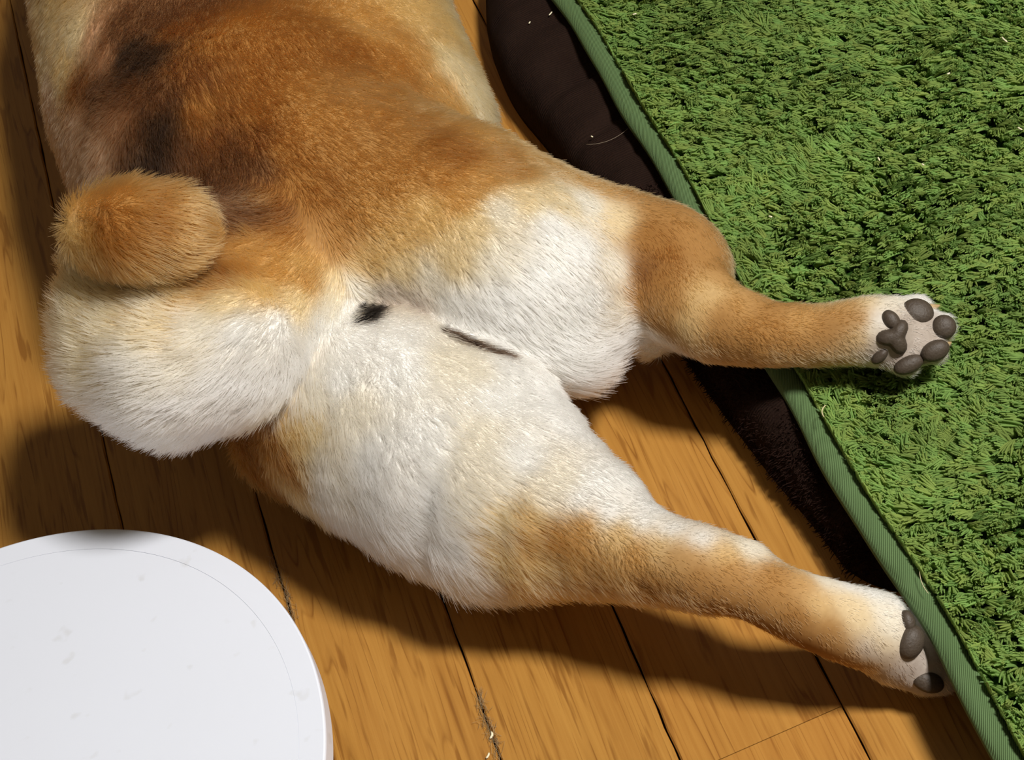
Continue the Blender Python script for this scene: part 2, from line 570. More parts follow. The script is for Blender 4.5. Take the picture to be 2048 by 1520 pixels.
# front of the dog, beyond the picture: shoulders, neck, head, forelegs
wchain('torso', [(0.17, 1.52, 0.085, 0.045), (0.175, 1.44, 0.10, 0.055), (0.18, 1.34, 0.095, 0.070)], 0.03)
wchain('torso', [(0.19, 1.63, 0.055, 0.018), (0.185, 1.58, 0.065, 0.028), (0.175, 1.53, 0.082, 0.042)], 0.02)
wchain('torso', [(0.135, 1.525, 0.135, 0.007), (0.140, 1.52, 0.112, 0.02)], 0.01)
wchain('torso', [(0.195, 1.525, 0.138, 0.007), (0.195, 1.52, 0.115, 0.02)], 0.01)
wchain('torso', [(0.24, 1.28, 0.06, 0.042), (0.27, 1.36, 0.030, 0.022), (0.29, 1.50, 0.020, 0.016), (0.295, 1.53, 0.018, 0.019)], 0.02)
wchain('torso', [(0.10, 1.28, 0.05, 0.042), (0.09, 1.36, 0.030, 0.022), (0.10, 1.50, 0.020, 0.016), (0.10, 1.53, 0.018, 0.019)], 0.02)
# pelvis
chain('torso', [(540, 340, 0.100, 300), (600, 430, 0.098, 255), (690, 500, 0.092, 190)], 0.03)
# upper (right) hind leg: thigh, knee, shank, foot
chain('thigh', [(700, 440, 0.096, 265), (880, 484, 0.096, 234), (1005, 540, 0.091, 216), (1055, 575, 0.084, 194)], 0.02)
chain('thigh', [(1142, 698, 0.066, 82), (1172, 645, 0.070, 76), (1115, 600, 0.075, 120)], 0.02)
chain('thigh', [(960, 455, 0.085, 170), (1160, 495, 0.072, 140), (1312, 530, 0.064, 130)], 0.02)
chain('foot', [(1350, 560, 0.064, 118), (1370, 600, 0.066, 100), (1430, 642, 0.068, 86), (1540, 670, 0.070, 66), (1650, 671, 0.070, 62), (1735, 662, 0.071, 70), (1775, 662, 0.070, 70)], 0.015)
chain('foot', [(1785, 650, 0.070, 50), (1834, 624, 0.069, 37)], 0.004)
chain('foot', [(1800, 660, 0.070, 48), (1882, 655, 0.068, 31)], 0.004)
chain('foot', [(1795, 670, 0.068, 46), (1866, 701, 0.065, 30)], 0.004)
chain('foot', [(1770, 685, 0.067, 45), (1812, 726, 0.063, 29)], 0.004)
chain('foot', [(1302, 682, 0.046, 36), (1262, 640, 0.052, 58)], 0.01)
# lower (left) hind leg, on the floor
chain('low', [(590, 860, 0.052, 125), (680, 840, 0.060, 190)], 0.02)
chain('low', [(760, 820, 0.068, 215), (830, 878, 0.065, 225), (895, 922, 0.062, 226), (990, 975, 0.062, 190), (1090, 1020, 0.062, 148), (1190, 1050, 0.063, 118), (1290, 1100, 0.066, 86), (1400, 1134, 0.070, 62)], 0.02)
chain('low', [(890, 800, 0.070, 162), (990, 846, 0.068, 130), (1072, 914, 0.066, 96), (1160, 1000, 0.064, 74)], 0.025)
chain('low', [(960, 1070, 0.050, 90), (1060, 1090, 0.053, 78), (1150, 1106, 0.056, 64), (1300, 1130, 0.066, 54), (1400, 1142, 0.070, 56)], 0.02)
chain('low', [(1400, 1134, 0.070, 62), (1490, 1168, 0.068, 66), (1600, 1216, 0.060, 73), (1700, 1250, 0.048, 81), (1755, 1264, 0.039, 83), (1790, 1284, 0.032, 76)], 0.012)
chain('low', [(1450, 1144, 0.071, 52), (1505, 1116, 0.070, 26)], 0.012)
chain('low', [(1785, 1310, 0.025, 56), (1840, 1352, 0.018, 36)], 0.008)
chain('low', [(1815, 1300, 0.023, 54), (1885, 1358, 0.014, 34)], 0.008)
chain('low', [(1820, 1275, 0.024, 48), (1910, 1330, 0.013, 32)], 0.008)
chain('low', [(1810, 1265, 0.024, 46), (1890, 1300, 0.014, 32)], 0.008)
# tail: comes out above the dark spot, swells to the left and curls back up over the rump
chain('tail', [(708, 606, 0.096, 30), (650, 600, 0.106, 72), (570, 626, 0.116, 116), (450, 697, 0.134, 156), (345, 720, 0.139, 166), (268, 682, 0.142, 146)], 0.012)
chain('tail', [(268, 682, 0.142, 146), (223, 610, 0.153, 106), (203, 545, 0.161, 74)], 0.012)
chain('tail', [(640, 540, 0.105, 105), (520, 520, 0.128, 130), (400, 520, 0.146, 110)], 0.03)
chain('ball', [(214, 463, 0.198, 86), (275, 461, 0.202, 95), (334, 459, 0.198, 89)], 0.012)

GROUPS = ['torso', 'thigh', 'foot', 'tail', 'low', 'ball']
GK = {'torso': 0.0, 'thigh': 0.03, 'foot': 0.012, 'low': 0.004, 'tail': 0.02, 'ball': 0.003}
VOX = 0.0032
lo = np.array([0.0, 0.42, -0.008]); hi = np.array([0.49, 1.68, 0.252])
dims = np.ceil((hi - lo) / VOX).astype(int) + 1
axes = [lo[i] + np.arange(dims[i], dtype=np.float32) * VOX for i in range(3)]
def smin(a, b, k):
    if k <= 0:
        return np.minimum(a, b)
    h = np.maximum(k - np.abs(a - b), 0) / k
    return np.minimum(a, b) - h * h * k * 0.25
def seg_dist(p, a, ra, b, rb, sq):
    ab = b - a
    t = np.clip(((p - a) @ ab) / max(ab @ ab, 1e-9), 0, 1)
    q = p - (a + t[:, None] * ab)
    if sq != 1.0:
        q = q * np.array([1, 1, sq])
    return np.sqrt((q * q).sum(1)) - (ra + t * (rb - ra))
def chain_field(nodes, sq, field):
    for (a, ra), (b, rb) in zip(nodes[:-1], nodes[1:]):
        m = max(ra, rb) + 0.04
        i0 = np.maximum(np.floor((np.minimum(a, b) - m - lo) / VOX).astype(int), 0)
        i1 = np.minimum(np.ceil((np.maximum(a, b) + m - lo) / VOX).astype(int) + 1, dims)
        if (i1 <= i0).any():
            continue
        sub = [axes[k][i0[k]:i1[k]] for k in range(3)]
        g = np.stack(np.meshgrid(*sub, indexing='ij'), -1).reshape(-1, 3)
        d = seg_dist(g, a.astype(np.float32), ra, b.astype(np.float32), rb, sq).reshape([len(s) for s in sub])
        v = field[i0[0]:i1[0], i0[1]:i1[1], i0[2]:i1[2]]
        np.minimum(v, d, out=v)
group_field = {}
for g in GROUPS:
    tot = None
    for (gg, k, nodes, sq) in CH:
        if gg != g:
            continue
        fld = np.full(dims, 0.05, np.float32)
        chain_field(nodes, sq, fld)
        tot = fld if tot is None else smin(tot, fld, k)
    group_field[g] = tot
total = group_field['torso']
for g in GROUPS[1:]:
    total = smin(total, group_field[g], GK[g])
zz = axes[2][None, None, :]
total = np.maximum(total, 0.0025 - zz)            # rests on the floor
xx = axes[0][:, None, None]; yy = axes[1][None, :, None]
over = np.maximum(np.maximum(0.3345 - xx, zz - 0.0498), 0.56 - yy)                                   # the upper leg lies on top of the rug
under = np.maximum(np.maximum(0.3385 - xx, zz - 0.0498), np.maximum(yy - 0.56, 0.0302 - zz))        # the lower paw is tucked beneath its edge
on_mat = np.maximum(np.maximum(0.306 - xx, zz - 0.0388), 0.60 - yy)                                # the knee rests on the mat
total = np.maximum(total, -np.minimum(np.minimum(over, under), on_mat))

def surface_nets(f):
    nx, ny, nz = f.shape
    s = f < 0
    cell = np.zeros((nx - 1, ny - 1, nz - 1), np.uint8)
    corners = [(i, j, k) for i in (0, 1) for j in (0, 1) for k in (0, 1)]
    for c in corners:
        cell += s[c[0]:nx - 1 + c[0], c[1]:ny - 1 + c[1], c[2]:nz - 1 + c[2]]
    act = (cell > 0) & (cell < 8)
    idx = -np.ones(act.shape, int)
    ijk = np.argwhere(act)
    idx[act] = np.arange(len(ijk))
    acc = np.zeros((len(ijk), 3)); cnt = np.zeros(len(ijk))
    for a in corners:
        for ax in range(3):
            if a[ax]:
                continue
            b = list(a); b[ax] = 1
            fa = f[ijk[:, 0] + a[0], ijk[:, 1] + a[1], ijk[:, 2] + a[2]]
            fb = f[ijk[:, 0] + b[0], ijk[:, 1] + b[1], ijk[:, 2] + b[2]]
            cr = (fa < 0) != (fb < 0)
            t = np.where(cr, fa / np.where(cr, fa - fb, 1), 0)
            p = np.tile(np.array(a, float), (len(ijk), 1)); p[:, ax] = t
            acc[cr] += p[cr]; cnt[cr] += 1
    V = lo + (ijk + acc / cnt[:, None]) * VOX
    F = []
    for ax in range(3):
        u, v = (ax + 1) % 3, (ax + 2) % 3
        sl0 = [slice(None)] * 3; sl1 = [slice(None)] * 3
        sl0[ax] = slice(0, -1); sl1[ax] = slice(1, None)
        e = s[tuple(sl0)] != s[tuple(sl1)]
        inside = s[tuple(sl0)]
        pos = np.argwhere(e)
        ok = (pos[:, u] > 0) & (pos[:, v] > 0) & (pos[:, u] < act.shape[u]) & (pos[:, v] < act.shape[v])
        pos = pos[ok]
        ins = inside[pos[:, 0], pos[:, 1], pos[:, 2]]
        def at(du, dv):
            q = pos.copy(); q[:, u] += du; q[:, v] += dv
            return idx[q[:, 0], q[:, 1], q[:, 2]]
        q = np.stack([at(-1, -1), at(0, -1), at(0, 0), at(-1, 0)], 1)
        q[~ins] = q[~ins][:, ::-1]
        F.append(q)
    return V, np.concatenate(F)
VD, FD = surface_nets(total)

# light smoothing over the mesh, keeping the folds
def smooth_mesh(V, F, it):
    e = np.concatenate([F[:, [0, 1]], F[:, [1, 2]], F[:, [2, 3]], F[:, [3, 0]]])
    e = np.concatenate([e, e[:, ::-1]])
    n = len(V)
    deg = np.bincount(e[:, 0], minlength=n)[:, None]
    for lam in [0.5, -0.52] * it:
        av = np.stack([np.bincount(e[:, 0], V[e[:, 1], k], minlength=n) for k in range(3)], 1) / np.maximum(deg, 1)
        V = V + lam * (av - V)
    return V
VD = smooth_mesh(VD, FD, 4)
VD[:, 2] = np.maximum(VD[:, 2], 0.0022)
fn = np.cross(VD[FD[:, 2]] - VD[FD[:, 0]], VD[FD[:, 3]] - VD[FD[:, 1]])
ND = np.zeros_like(VD)
for k in range(4):
    for c in range(3):
        ND[:, c] += np.bincount(FD[:, k], fn[:, c], minlength=len(VD))
ND /= np.linalg.norm(ND, axis=1)[:, None] + 1e-12

# which part of the body each vertex belongs to, and which way the coat lies there
def vertex_groups(V):
    best = np.full(len(V), 9.0); gi = np.zeros(len(V), int)
    flow = np.zeros((len(V), 3)); wsum = np.zeros(len(V))
    for (g, k, nodes, sq) in CH:
        gidx = GROUPS.index(g)
        for (a, ra), (b, rb) in zip(nodes[:-1], nodes[1:]):
            d = seg_dist(V, a, ra, b, rb, sq)
            m = d < best
            best[m] = d[m]; gi[m] = gidx
            w = np.exp(-np.maximum(d, 0) / 0.006)
            ab = (b - a) / (np.linalg.norm(b - a) + 1e-9)
            flow += w[:, None] * ab; wsum += w
    return gi, flow / (wsum[:, None] + 1e-9)
GI, FLOW = vertex_groups(VD)

# coat colours, plus painted shade (thigh crease; mixed with brown fur under the tail ball), at points of the body, found by looking along the photo's rays
KEYS = """
90 30 D;150 70 C;120 130 D;90 100 D;100 200 G;190 60 G;230 50 B;210 120 H;270 60 B;290 120 K;260 190 B;255 100 K;330 40 B;320 200 B;350 60 Q;380 130 Q;165 170 Q;190 170 B;150 250 G;140 320 G;200 300 G;240 240 H;
320 250 K;280 320 K;310 300 K;260 280 B;420 90 R;400 220 R;370 300 B;450 340 B;420 270 Q;480 310 B;520 330 B;500 290 Q;450 400 B;180 360 G;140 380 H;
500 60 R;600 60 R;520 150 R;520 220 R;600 180 S;700 100 R;640 240 S;750 60 T;800 140 S;850 50 D;820 90 T;900 120 C;880 40 D;780 110 S;940 180 C;900 190 T;760 200 S;700 300 S;560 300 R;600 350 R;560 390 R;640 400 R;500 420 B;530 425 B;470 440 B;560 400 Q;570 430 Q;560 500 T;530 490 T;600 520 D;590 470 S;
860 290 R;920 310 R;800 300 S;780 360 S;880 350 S;980 280 T;1000 300 S;1060 300 T;1020 340 S;1120 340 T;1200 370 T;1260 380 S;960 350 T;1330 420 S;1390 470 S;1330 500 R;1300 470 R;1320 560 R;1280 600 R;1290 540 Q;1300 640 R;1420 520 S;1450 560 T;1420 585 D;1390 600 D;1370 650 D;1330 640 S;1350 600 S;
700 440 S;760 430 T;850 430 D;780 480 D;920 400 T;940 450 C;1000 420 V;1050 400 C;1120 400 C;1180 410 V;1230 440 C;1100 450 W;1160 500 W;1080 560 W;1000 520 V;1000 600 W;1180 600 W;1230 540 V;1240 620 V;900 520 C;860 560 V;800 540 C;740 520 D;660 480 S;620 500 T;600 460 R;680 560 C;710 590 V;780 590 E;830 600 E;900 610 W;950 650 W;1040 660 W;1100 720 W;1150 760 W;1200 720 W;1230 690 W;1150 650 W;1275 690 W;1300 700 W;1320 695 W;1285 670 W;1310 680 V;1270 660 W;
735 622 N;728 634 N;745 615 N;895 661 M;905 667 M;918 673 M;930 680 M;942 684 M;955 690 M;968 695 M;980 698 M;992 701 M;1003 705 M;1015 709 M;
1450 640 S;1480 610 T;1540 620 S;1500 680 S;1550 660 S;1600 640 T;1650 660 S;1600 700 S;1680 640 S;1700 610 T;1720 680 D;1450 690 S;1500 720 T;1620 725 D;1700 720 D;1560 735 D;1720 640 S;1700 590 C;1740 600 C;1760 640 W;1745 660 V;1750 690 E;1740 720 E;1790 600 V;1820 592 W;1860 610 W;1890 630 W;1850 670 E;1850 690 E;1830 700 E;1800 705 E;1780 735 E;1890 680 E;1840 650 E;1815 645 X;1805 705 X;1770 690 X;1845 722 X;1862 672 X;1862 640 X;1775 728 X;1775 600 V;
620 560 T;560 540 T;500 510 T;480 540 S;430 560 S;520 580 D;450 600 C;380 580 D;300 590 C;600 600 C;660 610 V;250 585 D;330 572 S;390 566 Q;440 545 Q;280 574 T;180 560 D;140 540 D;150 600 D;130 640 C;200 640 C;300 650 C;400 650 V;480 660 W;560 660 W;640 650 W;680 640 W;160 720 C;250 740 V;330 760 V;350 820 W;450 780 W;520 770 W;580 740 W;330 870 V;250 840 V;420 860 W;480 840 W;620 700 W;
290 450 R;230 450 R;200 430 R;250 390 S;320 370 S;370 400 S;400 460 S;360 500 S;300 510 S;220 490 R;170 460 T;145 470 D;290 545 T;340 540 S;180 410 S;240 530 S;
720 680 W;790 680 W;800 740 W;900 720 V;960 740 V;1010 740 W;1000 790 W;1100 800 W;1140 800 W;1150 850 W;680 760 W;700 820 V;630 800 V;620 850 C;590 870 D;570 930 R;540 890 R;500 910 R;470 910 S;550 970 R;590 990 D;640 930 V;650 1000 V;750 920 W;850 880 W;950 880 V;800 1040 W;720 1080 W;860 1000 W;900 1100 W;860 1150 V;940 1160 V;930 1000 V;1000 960 V;1040 920 W;1000 1040 C;990 1110 D;1060 1040 D;1040 1090 T;1010 1160 T;1100 1070 S;1150 1110 T;1080 1140 D;1100 1180 T;1200 1150 T;1200 1190 T;1160 1050 T;1090 1000 V;1120 960 V;1160 1000 W;1200 960 W;1220 1020 W;1250 950 W;1280 1040 W;1300 1010 W;1340 1060 W;1400 1080 W;1240 1070 D;1320 1090 D;1270 1110 T;1350 1120 T;1300 1180 S;1390 1190 S;1400 1150 S;1380 1110 T;1450 1110 D;1500 1096 V;1460 1140 S;1480 1200 S;1440 1220 R;1550 1150 S;1550 1200 S;1600 1240 R;1540 1270 R;1620 1290 R;1660 1300 S;1700 1330 S;1500 1240 R;1610 1165 T;1650 1160 V;1640 1210 D;1700 1170 W;1750 1185 W;1700 1210 C;1720 1240 C;1660 1260 S;1680 1310 S;1740 1330 T;1770 1220 V;1780 1260 V;1760 1290 C;1740 1300 E;1750 1320 E;1800 1200 W;1815 1220 W;1830 1330 E;1800 1350 E;1850 1330 E;1880 1360 E;1850 1380 E;1900 1330 E
"""
bvh = BVHTree.FromPolygons([Vector(v) for v in VD], [tuple(map(int, f)) for f in FD])
def look(px, py):
    d = CAM_R @ np.array([px - 1024.0, -(py - 760.0), -F_PX])
    d = Vector(d / np.linalg.norm(d))
    o = Vector(CAM_C)
    h = bvh.ray_cast(o, d)
    if h[0] is None:      # just off the outline: nearest point of the body to the ray
        best = None
        for t in np.linspace(0.6, 1.6, 160):
            q = bvh.find_nearest(o + d * t)
            if best is None or q[3] < best[3]:
                best = q
        h = best
    return h
def nearest_vertex_group(p):
    return GI[int(np.argmin(((VD - p) ** 2).sum(1)))]
kp, kc, kg, ks_ = [], [], [], []
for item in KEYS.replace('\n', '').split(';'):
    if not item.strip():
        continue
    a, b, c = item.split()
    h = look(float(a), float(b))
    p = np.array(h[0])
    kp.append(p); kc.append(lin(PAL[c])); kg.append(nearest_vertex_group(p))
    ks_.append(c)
# parts the photo does not show: underside, far flank, chest, head, forelegs
for (x, y, z, c) in ((0.05, 1.0, 0.05, 'D'), (0.05, 0.9, 0.05, 'D'), (0.05, 1.15, 0.06, 'D'), (0.12, 1.2, 0.17, 'B'), (0.13, 1.35, 0.16, 'Q'), (0.26, 1.2, 0.1, 'T'), (0.27, 1.2, 0.03, 'C'), (0.2, 1.3, 0.15, 'S'),
                     (0.17, 1.45, 0.15, 'R'), (0.18, 1.53, 0.12, 'R'), (0.185, 1.6, 0.07, 'C'), (0.19, 1.65, 0.05, 'N'), (0.22, 1.5, 0.06, 'C'), (0.13, 1.5, 0.07, 'C'), (0.2, 1.36, 0.04, 'V'),
                     (0.28, 1.42, 0.04, 'T'), (0.295, 1.54, 0.02, 'V'), (0.09, 1.42, 0.04, 'T'), (0.1, 1.54, 0.02, 'V'), (0.2, 1.0, 0.003, 'V'), (0.27, 0.95, 0.03, 'C')):
    q = bvh.find_nearest(Vector((x, y, z)))[0]
    kp.append(np.array(q)); kc.append(lin(PAL[c])); kg.append(nearest_vertex_group(np.array(q))); ks_.append(c)
kp = np.array(kp); kc = np.array(kc); kg = np.array(kg)
near = np.array([[0 if (a == b or {a, b} <= {0, 1} or {a, b} == {0, 3} or {a, b} == {1, 2}) else 1 for b in range(6)] for a in range(6)])
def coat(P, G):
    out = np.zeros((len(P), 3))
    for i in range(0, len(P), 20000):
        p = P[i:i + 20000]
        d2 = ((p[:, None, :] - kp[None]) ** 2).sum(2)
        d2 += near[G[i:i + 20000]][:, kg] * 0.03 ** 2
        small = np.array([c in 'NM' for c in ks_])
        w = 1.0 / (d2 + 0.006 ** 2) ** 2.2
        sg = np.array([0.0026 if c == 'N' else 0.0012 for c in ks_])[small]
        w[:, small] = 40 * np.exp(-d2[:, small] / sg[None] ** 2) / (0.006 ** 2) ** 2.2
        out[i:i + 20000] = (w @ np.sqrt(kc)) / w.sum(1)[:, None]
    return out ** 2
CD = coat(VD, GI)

def body_material():
    m = NT('dog_skin_under_coat')
    at = m.n('ShaderNodeAttribute', attribute_name='coat')
    v = m.coords()
    m.color(m.mix(m.math('MULTIPLY', m.noise(v, 500, 3), 0.35), at.outputs['Color'], (0.25, 0.16, 0.09, 1), 'MULTIPLY'))
    return m.set(0.95, 0.05)
dog = empty('dog', (0.2, 0.8, 0.0))
tag(dog, 'tan and white curly tailed dog sprawled on the wooden floor with hind legs stretched out', 'dog')
DO = np.array([0.2, 0.8, 0.0])
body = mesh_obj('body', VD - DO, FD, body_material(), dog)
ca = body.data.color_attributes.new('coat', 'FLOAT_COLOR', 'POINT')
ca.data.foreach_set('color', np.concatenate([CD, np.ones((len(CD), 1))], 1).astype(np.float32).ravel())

# paw pads: little cushions on the soles
def pad_material():
    m = NT('paw_pad_skin')
    v = m.coords()
    n = m.noise(v, 900, 3)
    m.color(m.mix(n, rgba((56, 47, 38)), rgba((78, 67, 56))))
    m.bump(n, 0.4, 0.0006)
    return m.set(0.55, 0.35)
PADM = pad_material()
pads_at = []
def pad(px, py, rx, ry, ang, h=0.0042, pts=None):
    """oval cushion (or one of outline pts, in units of rx and ry) lying on the sole at the spot the photo shows"""
    q, nrm, *_ = look(px, py)
    q = np.array(q); nrm = np.array(nrm)
    view = (CAM_C - q) / np.linalg.norm(CAM_C - q)
    nrm = nrm * 0.45 + view * 0.55
    nrm /= np.linalg.norm(nrm)
    s = px_per_m(q)
    right = CAM_R[:, 0]; right = right - nrm * (right @ nrm); right /= np.linalg.norm(right)
    up = np.cross(nrm, right)
    c, sn = math.cos(math.radians(ang)), math.sin(math.radians(ang))
    ex = right * c + up * sn; ey = -right * sn + up * c
    V, F = [], []
    nseg, nr = 28, 8
    for i in range(nr + 1):
        f = i / nr
        for j in range(nseg):
            a = 2 * math.pi * j / nseg
            k = 1.0 if pts is None else pts(a)
            prof = math.sin(f * math.pi / 2)
            V.append(q + (ex * math.cos(a) * rx + ey * math.sin(a) * ry) * (k * (1 - 0.001 - f ** 2.2 * 0.998) / s) + nrm * (h * prof - h * 0.25))
    for i in range(nr):
        for j in range(nseg):
            a, b = i * nseg + j, i * nseg + (j + 1) % nseg
            F.append((a, b, b + nseg, a + nseg))
    F.append(tuple(range(nseg))[::-1])
    F.append(tuple(nr * nseg + j for j in range(nseg)))
    mesh_obj('paw_pad', np.array(V) - DO, F, PADM, dog)
    pads_at.append((q, max(rx, ry) / s, ex, ey, rx / s, ry / s))
tri = lambda a: 0.78 + 0.26 * math.cos(3 * a)
pad(1836, 623, 33, 28, -15)
pad(1888, 654, 25, 25, -50)
pad(1871, 702, 30, 21, 25)
pad(1818, 729, 32, 18, 25)
pad(1790, 675, 36, 34, 60, 0.0055, lambda a: 0.85 + 0.25 * math.cos(3 * a))
pad(1783, 640, 23, 16, -55, 0.004)
pad(1760, 712, 22, 12, 50, 0.004)
pad(1822, 1284, 28, 36, -20, 0.0055)
pad(1816, 1243, 15, 24, 15, 0.004)
pad(1856, 1364, 34, 22, -20, 0.004)
# claws
def claw(px, py, dx, dy, r=0.0022):
    q = np.array(look(px, py)[0])
    s = px_per_m(q)
    d = CAM_R @ np.array([dx, -dy, 0.0]); d /= np.linalg.norm(d)
    L = math.hypot(dx, dy) / s
    V, F = [], []
    view = CAM_R[:, 2]
    side_ = np.cross(d, view)
    for i in range(6):
        f = i / 5
        c = q - view * 0.002 + d * L * f - view * (f * f * 0.002)
        rr = r * (1 - 0.85 * f)
        for j in range(10):
            a = 2 * math.pi * j / 10
            V.append(c + (side_ * math.cos(a) + view * math.sin(a)) * rr)
    for i in range(5):
        for j in range(10):
            a, b = i * 10 + j, i * 10 + (j + 1) % 10
            F.append((a, b, b + 10, a + 10))
    F.append(tuple(range(10))[::-1]); F.append(tuple(50 + j for j in range(10)))
    m = bpy.data.materials.get('claw_horn')
    if m is None:
        t = NT('claw_horn')
        t.color(t.mix(t.noise(t.coords(), 300, 2), rgba((150, 120, 80)), rgba((190, 165, 125))))
        m = t.set(0.4, 0.4)
    mesh_obj('claw', np.array(V) - DO, F, m, dog)
claw(1862, 616, 22, -6)
claw(1902, 655, 14, -2)
claw(1893, 690, 14, -6)

# the coat
def scatter(V, F, N, weights, n):
    a, b, c, d = (V[F[:, k]] for k in range(4))
    area = (np.linalg.norm(np.cross(b - a, c - a), axis=1) + np.linalg.norm(np.cross(c - a, d - a), axis=1)) / 2
    w = area * weights
    fi = rng.choice(len(F), n, p=w / w.sum())
    u, v = rng.uniform(0, 1, n), rng.uniform(0, 1, n)
    bw = np.stack([(1 - u) * (1 - v), u * (1 - v), u * v, (1 - u) * v], 1)
    mixv = lambda A: sum(bw[:, k][:, None] * A[F[fi, k]] for k in range(4))
    return fi, mixv
def coat_strands():
    view = CAM_C - VD
    view /= np.linalg.norm(view, axis=1)[:, None]
    facing = (ND * view).sum(1)
    fw = facing[FD].mean(1)
    inpic = np.interp(VD[FD[:, 0], 1], [1.13, 1.25], [1.0, 0.35])
    weights = np.where(fw > -0.15, 1.0, 0.12) * inpic * np.where(VD[FD[:, 0], 2] < 0.004, 0.05, 1.0)
    weights *= np.where((GI[FD[:, 0]] == GROUPS.index('foot')), 1.8, 1.0)
    # length of the hair over the body
    gl = {'torso': 0.0085, 'thigh': 0.0085, 'foot': 0.0045, 'low': 0.010, 'tail': 0.0125, 'ball': 0.012}
    L = np.array([gl[g] for g in GROUPS])[GI]
    # legs get shorter hair towards the paws
    x = VD[:, 0]
    low = GI == GROUPS.index('low')
    L = np.where(low, np.interp(x, [0.10, 0.20, 0.235, 0.27], [0.0125, 0.011, 0.007, 0.004]), L)
    th = GI == GROUPS.index('thigh')
    L = np.where(th, np.interp(x, [0.18, 0.25, 0.30], [0.007, 0.010, 0.005]), L)
    n = 360000
    fi, mx = scatter(VD, FD, ND, weights, n)
    P = mx(VD); N = mx(ND); N /= np.linalg.norm(N, axis=1)[:, None]
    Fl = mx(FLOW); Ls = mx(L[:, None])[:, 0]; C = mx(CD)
    # dark spot and the painted shade of the thin thigh crease, sharper than the body's own points
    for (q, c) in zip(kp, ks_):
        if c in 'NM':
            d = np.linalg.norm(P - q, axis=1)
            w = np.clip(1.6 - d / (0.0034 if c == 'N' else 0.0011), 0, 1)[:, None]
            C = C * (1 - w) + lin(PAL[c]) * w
    # keep the soles bare
    keep = np.ones(n, bool)
    for (q, r, ex, ey, rx, ry) in pads_at:
        d = P - q
        keep &= ((d @ ex / rx) ** 2 + (d @ ey / ry) ** 2 > 0.85) | (np.abs(d).max(1) > 0.02)
    P, N, Fl, Ls, C = P[keep], N[keep], Fl[keep], Ls[keep], C[keep]
    n = len(P)
    T = Fl - N * (Fl * N).sum(1)[:, None]
    tl = np.linalg.norm(T, axis=1)[:, None]
    T = T / np.maximum(tl, 0.15)
    down = np.array([0, 0, -1.0]) - N * (-N[:, 2])[:, None]
    T = T + 0.35 * down
    clump = np.stack([vnoise(P, 150, 21), vnoise(P, 150, 22), vnoise(P, 150, 23)], 1)
    broad = np.stack([vnoise(P, 35, 24), vnoise(P, 35, 25), vnoise(P, 35, 26)], 1)
    short = np.clip((0.0075 - Ls) / 0.003, 0, 1)[:, None]
    D = T * 0.75 + N * (0.60 - 0.25 * short) + clump * 0.25 + broad * 0.2 + rng.normal(0, 0.14, (n, 3))
    D -= N * np.minimum((D * N).sum(1) - 0.22 + 0.12 * short[:, 0], 0)[:, None]
    D /= np.linalg.norm(D, axis=1)[:, None]
    for (fx, fy, fr, fm) in ((1165, 770, 0.016, 0.7), (1225, 725, 0.014, 0.5), (1300, 690, 0.016, 1.2), (930, 1165, 0.03, 0.5), (300, 300, 0.06, 0.5)):
        q = np.array(look(fx, fy)[0])
        Ls = Ls * (1 + fm * np.exp(-((P - q) ** 2).sum(1) / fr ** 2))
    Ls = Ls * rng.uniform(0.6, 1.1, n) * 0.85
    k = 5
    t = np.linspace(0, 1, k)
    bend = T * 0.35 - N * 0.22
    pos = P[:, None, :] - N[:, None, :] * 0.0006 + (D[:, None, :] * t[None, :, None] + bend[:, None, :] * (t ** 2)[None, :, None] * 0.6) * Ls[:, None, None]
    pos[:, :, 2] = np.maximum(pos[:, :, 2], 0.0012)
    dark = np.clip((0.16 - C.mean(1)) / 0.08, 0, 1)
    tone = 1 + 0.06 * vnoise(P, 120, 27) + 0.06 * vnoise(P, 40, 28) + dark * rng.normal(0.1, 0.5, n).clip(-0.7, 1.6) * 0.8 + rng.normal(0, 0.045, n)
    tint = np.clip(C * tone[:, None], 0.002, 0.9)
    lum = C.mean(1)
    thick = 1 - 0.35 * short[:, 0]
    rad = thick[:, None] * np.array([0.00011, 0.00011, 0.0001, 0.00008, 0.00003])[None]
    return pos - DO, rad, tint
pos, rad, tint = coat_strands()
def hair_material(name):
    m = NT(name)
    h = m.n('ShaderNodeBsdfHairPrincipled')
    h.model = 'CHIANG'
    h.parametrization = 'COLOR'
    h.inputs['Roughness'].default_value = 0.5
    h.inputs['Radial Roughness'].default_value = 0.8
    a = m.n('ShaderNodeAttribute', attribute_name='tint')
    m.l(a.outputs['Color'], h.inputs['Color'])
    m.l(h.outputs[0], m.out.inputs['Surface'])
    m.t.nodes.remove(m.bsdf)
    return m.mat
fur = strands_obj('fur', pos, rad, tint, hair_material('dog_fur'), dog)
tag(fur, kind='stuff')

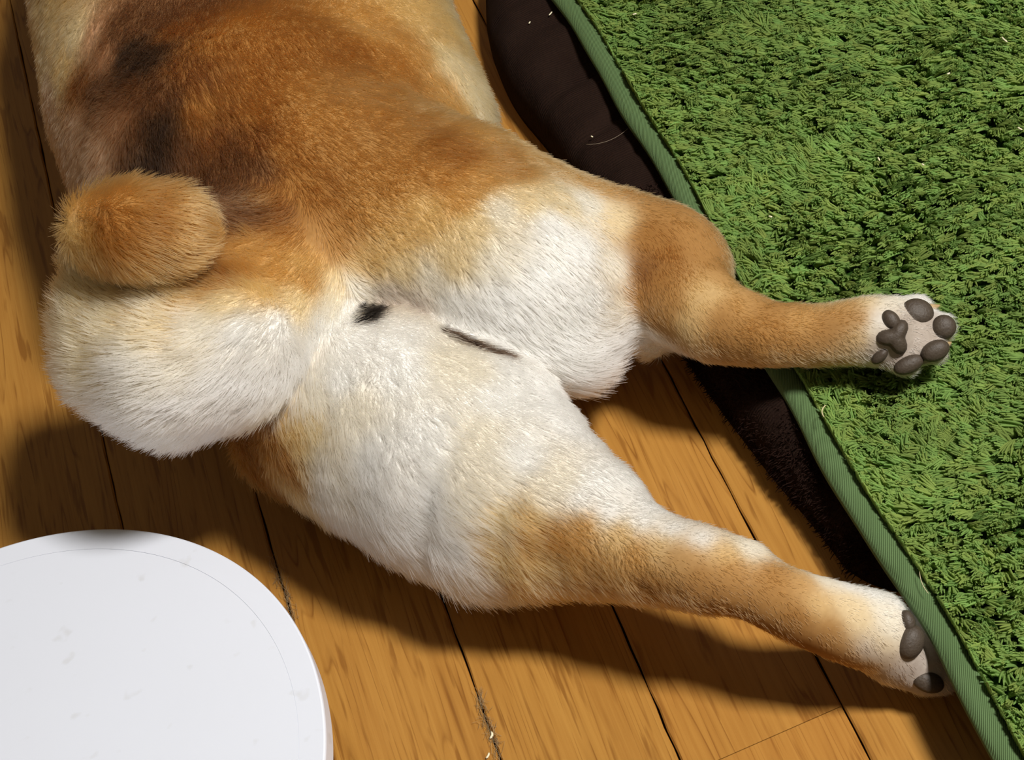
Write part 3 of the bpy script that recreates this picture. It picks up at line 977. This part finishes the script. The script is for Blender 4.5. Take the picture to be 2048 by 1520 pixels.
# ------------------------------------------------------------------ lint, dust and stray hairs
def plain_strand(name, rgb):
    m = NT(name)
    m.color(m.mix(m.noise(m.coords(), 900, 2), rgba(rgb), rgba([c * 0.9 for c in rgb])))
    return m.set(0.7, 0.2)
LINT = plain_strand('pale_lint', (236, 228, 196))
HAIR = plain_strand('pale_hair', (214, 196, 160))
DUST = plain_strand('grey_dust', (150, 136, 116))
def tube(name, pts, r, mat, seg=8):
    """thin round rod through pts"""
    pts = np.array(pts, float)
    V, F = [], []
    for i, p in enumerate(pts):
        d = pts[min(i + 1, len(pts) - 1)] - pts[max(i - 1, 0)]
        d /= np.linalg.norm(d)
        a = np.cross(d, [0.13, 0.2, 1.0]); a /= np.linalg.norm(a)
        b = np.cross(d, a)
        rr = r * (0.55 if i in (0, len(pts) - 1) else 1.0)
        for j in range(seg):
            t = 2 * math.pi * j / seg
            V.append(p + (a * math.cos(t) + b * math.sin(t)) * rr)
    for i in range(len(pts) - 1):
        for j in range(seg):
            x, y = i * seg + j, i * seg + (j + 1) % seg
            F.append((x, y, y + seg, x + seg))
    n = (len(pts) - 1) * seg
    F.append(tuple(range(seg))[::-1]); F.append(tuple(n + j for j in range(seg)))
    V = np.array(V); c = pts.mean(0)
    o = mesh_obj(name, V - c, F, mat)
    o.location = c
    return o
def bent(px, py, z, dx, dy, bend, n=6):
    out = []
    L = math.hypot(dx, dy)
    for t in np.linspace(-0.5, 0.5, n):
        k = (0.25 - t * t) * bend
        out.append(pt(px + dx * t - dy / L * k, py + dy * t + dx / L * k, z))
    return out
for (x, y, dx, dy, b) in ((1897, 147, 6, -3, 1), (2009, 79, 11, 10, 2), (2040, 257, 9, 5, 2), (1846, 329, 5, 3, 1), (1541, 433, 7, 2, 1), (1269, 28, 8, -2, 1), (1758, 318, 4, 7, 1)):
    tag(tube('lint_fleck', bent(x, y, 0.053, dx, dy, b), 0.00045, LINT), 'tiny pale lint fleck caught in the green rug pile', 'lint', 'lint flecks on the green rug')
for (x, y, dx, dy, b) in ((1101, 27, 6, -7, 1), (1059, 45, 3, -4, 1), (1184, 273, 4, 2, 1)):
    tag(tube('lint_fleck', bent(x, y, MAT_H + 0.003, dx, dy, b), 0.0004, LINT), 'tiny pale lint fleck lying on the dark brown mat', 'lint', 'lint flecks on the brown mat')
tag(tube('lint_fleck', bent(981, 1470, 0.0012, 3, -14, 14), 0.0006, LINT), 'small curled cream lint fleck lying in a floorboard joint', 'lint')
tag(tube('lint_fleck', bent(975, 1511, 0.0012, 6, -11, 6), 0.0005, LINT), 'thin straight cream lint fleck beside a floorboard joint', 'lint')
tag(tube('stray_hair', bent(1650, 822, 0.054, -4, 24, 24, 10), 0.00025, HAIR), 'short curved cream hair stuck in the rug near its binding', 'hair')
tag(tube('stray_hair', bent(1216, 271, MAT_H + 0.004, 88, -36, 40, 14), 0.0001, DUST), 'long fine hair curving across the brown mat to the rug', 'hair')
tag(tube('stray_hair', bent(1848, 1165, 0.0485, 18, 44, 16, 10), 0.00014, HAIR), 'short pale hair lying on the woven rug binding', 'hair')
def dust(px0, py0, px1, py1, n, label):
    """loose fluff gathered along a joint"""
    a, b = pt(px0, py0, 0.0006), pt(px1, py1, 0.0006)
    t = rng.uniform(0, 1, n)
    c = a + (b - a) * t[:, None] + np.stack([rng.normal(0, 0.0012, n), rng.normal(0, 0.001, n), rng.uniform(0, 0.0012, n)], 1)
    ang = math.pi / 2 + rng.normal(0, 0.4, n)
    L = rng.uniform(0.004, 0.013, n)
    u = np.linspace(-0.5, 0.5, 5)
    d = np.stack([np.cos(ang), np.sin(ang), np.zeros(n)], 1)
    e = np.stack([-np.sin(ang), np.cos(ang), np.zeros(n)], 1)
    pos = c[:, None] + d[:, None] * (u[None, :, None] * L[:, None, None]) + e[:, None] * ((u ** 2)[None, :, None] * rng.normal(0, 0.006, n)[:, None, None])
    pos[:, :, 2] = np.maximum(pos[:, :, 2], 0.0003)
    tint = lin((168, 146, 112))[None] * rng.uniform(0.6, 1.2, (n, 1))
    o = strands_obj('dust_fluff', pos, np.full(5, 0.00006), tint, FLUFF, None)
    tag(o, label, 'dust', kind='stuff')
FLUFF = strand_material('grey_fluff', 0.3)
dust(958, 1395, 1002, 1519, 70, 'grey dust fluff gathered along a floorboard joint beside cream lint')
dust(549, 1120, 592, 1240, 60, 'grey dust fluff along the floorboard joint beside the round white stand')
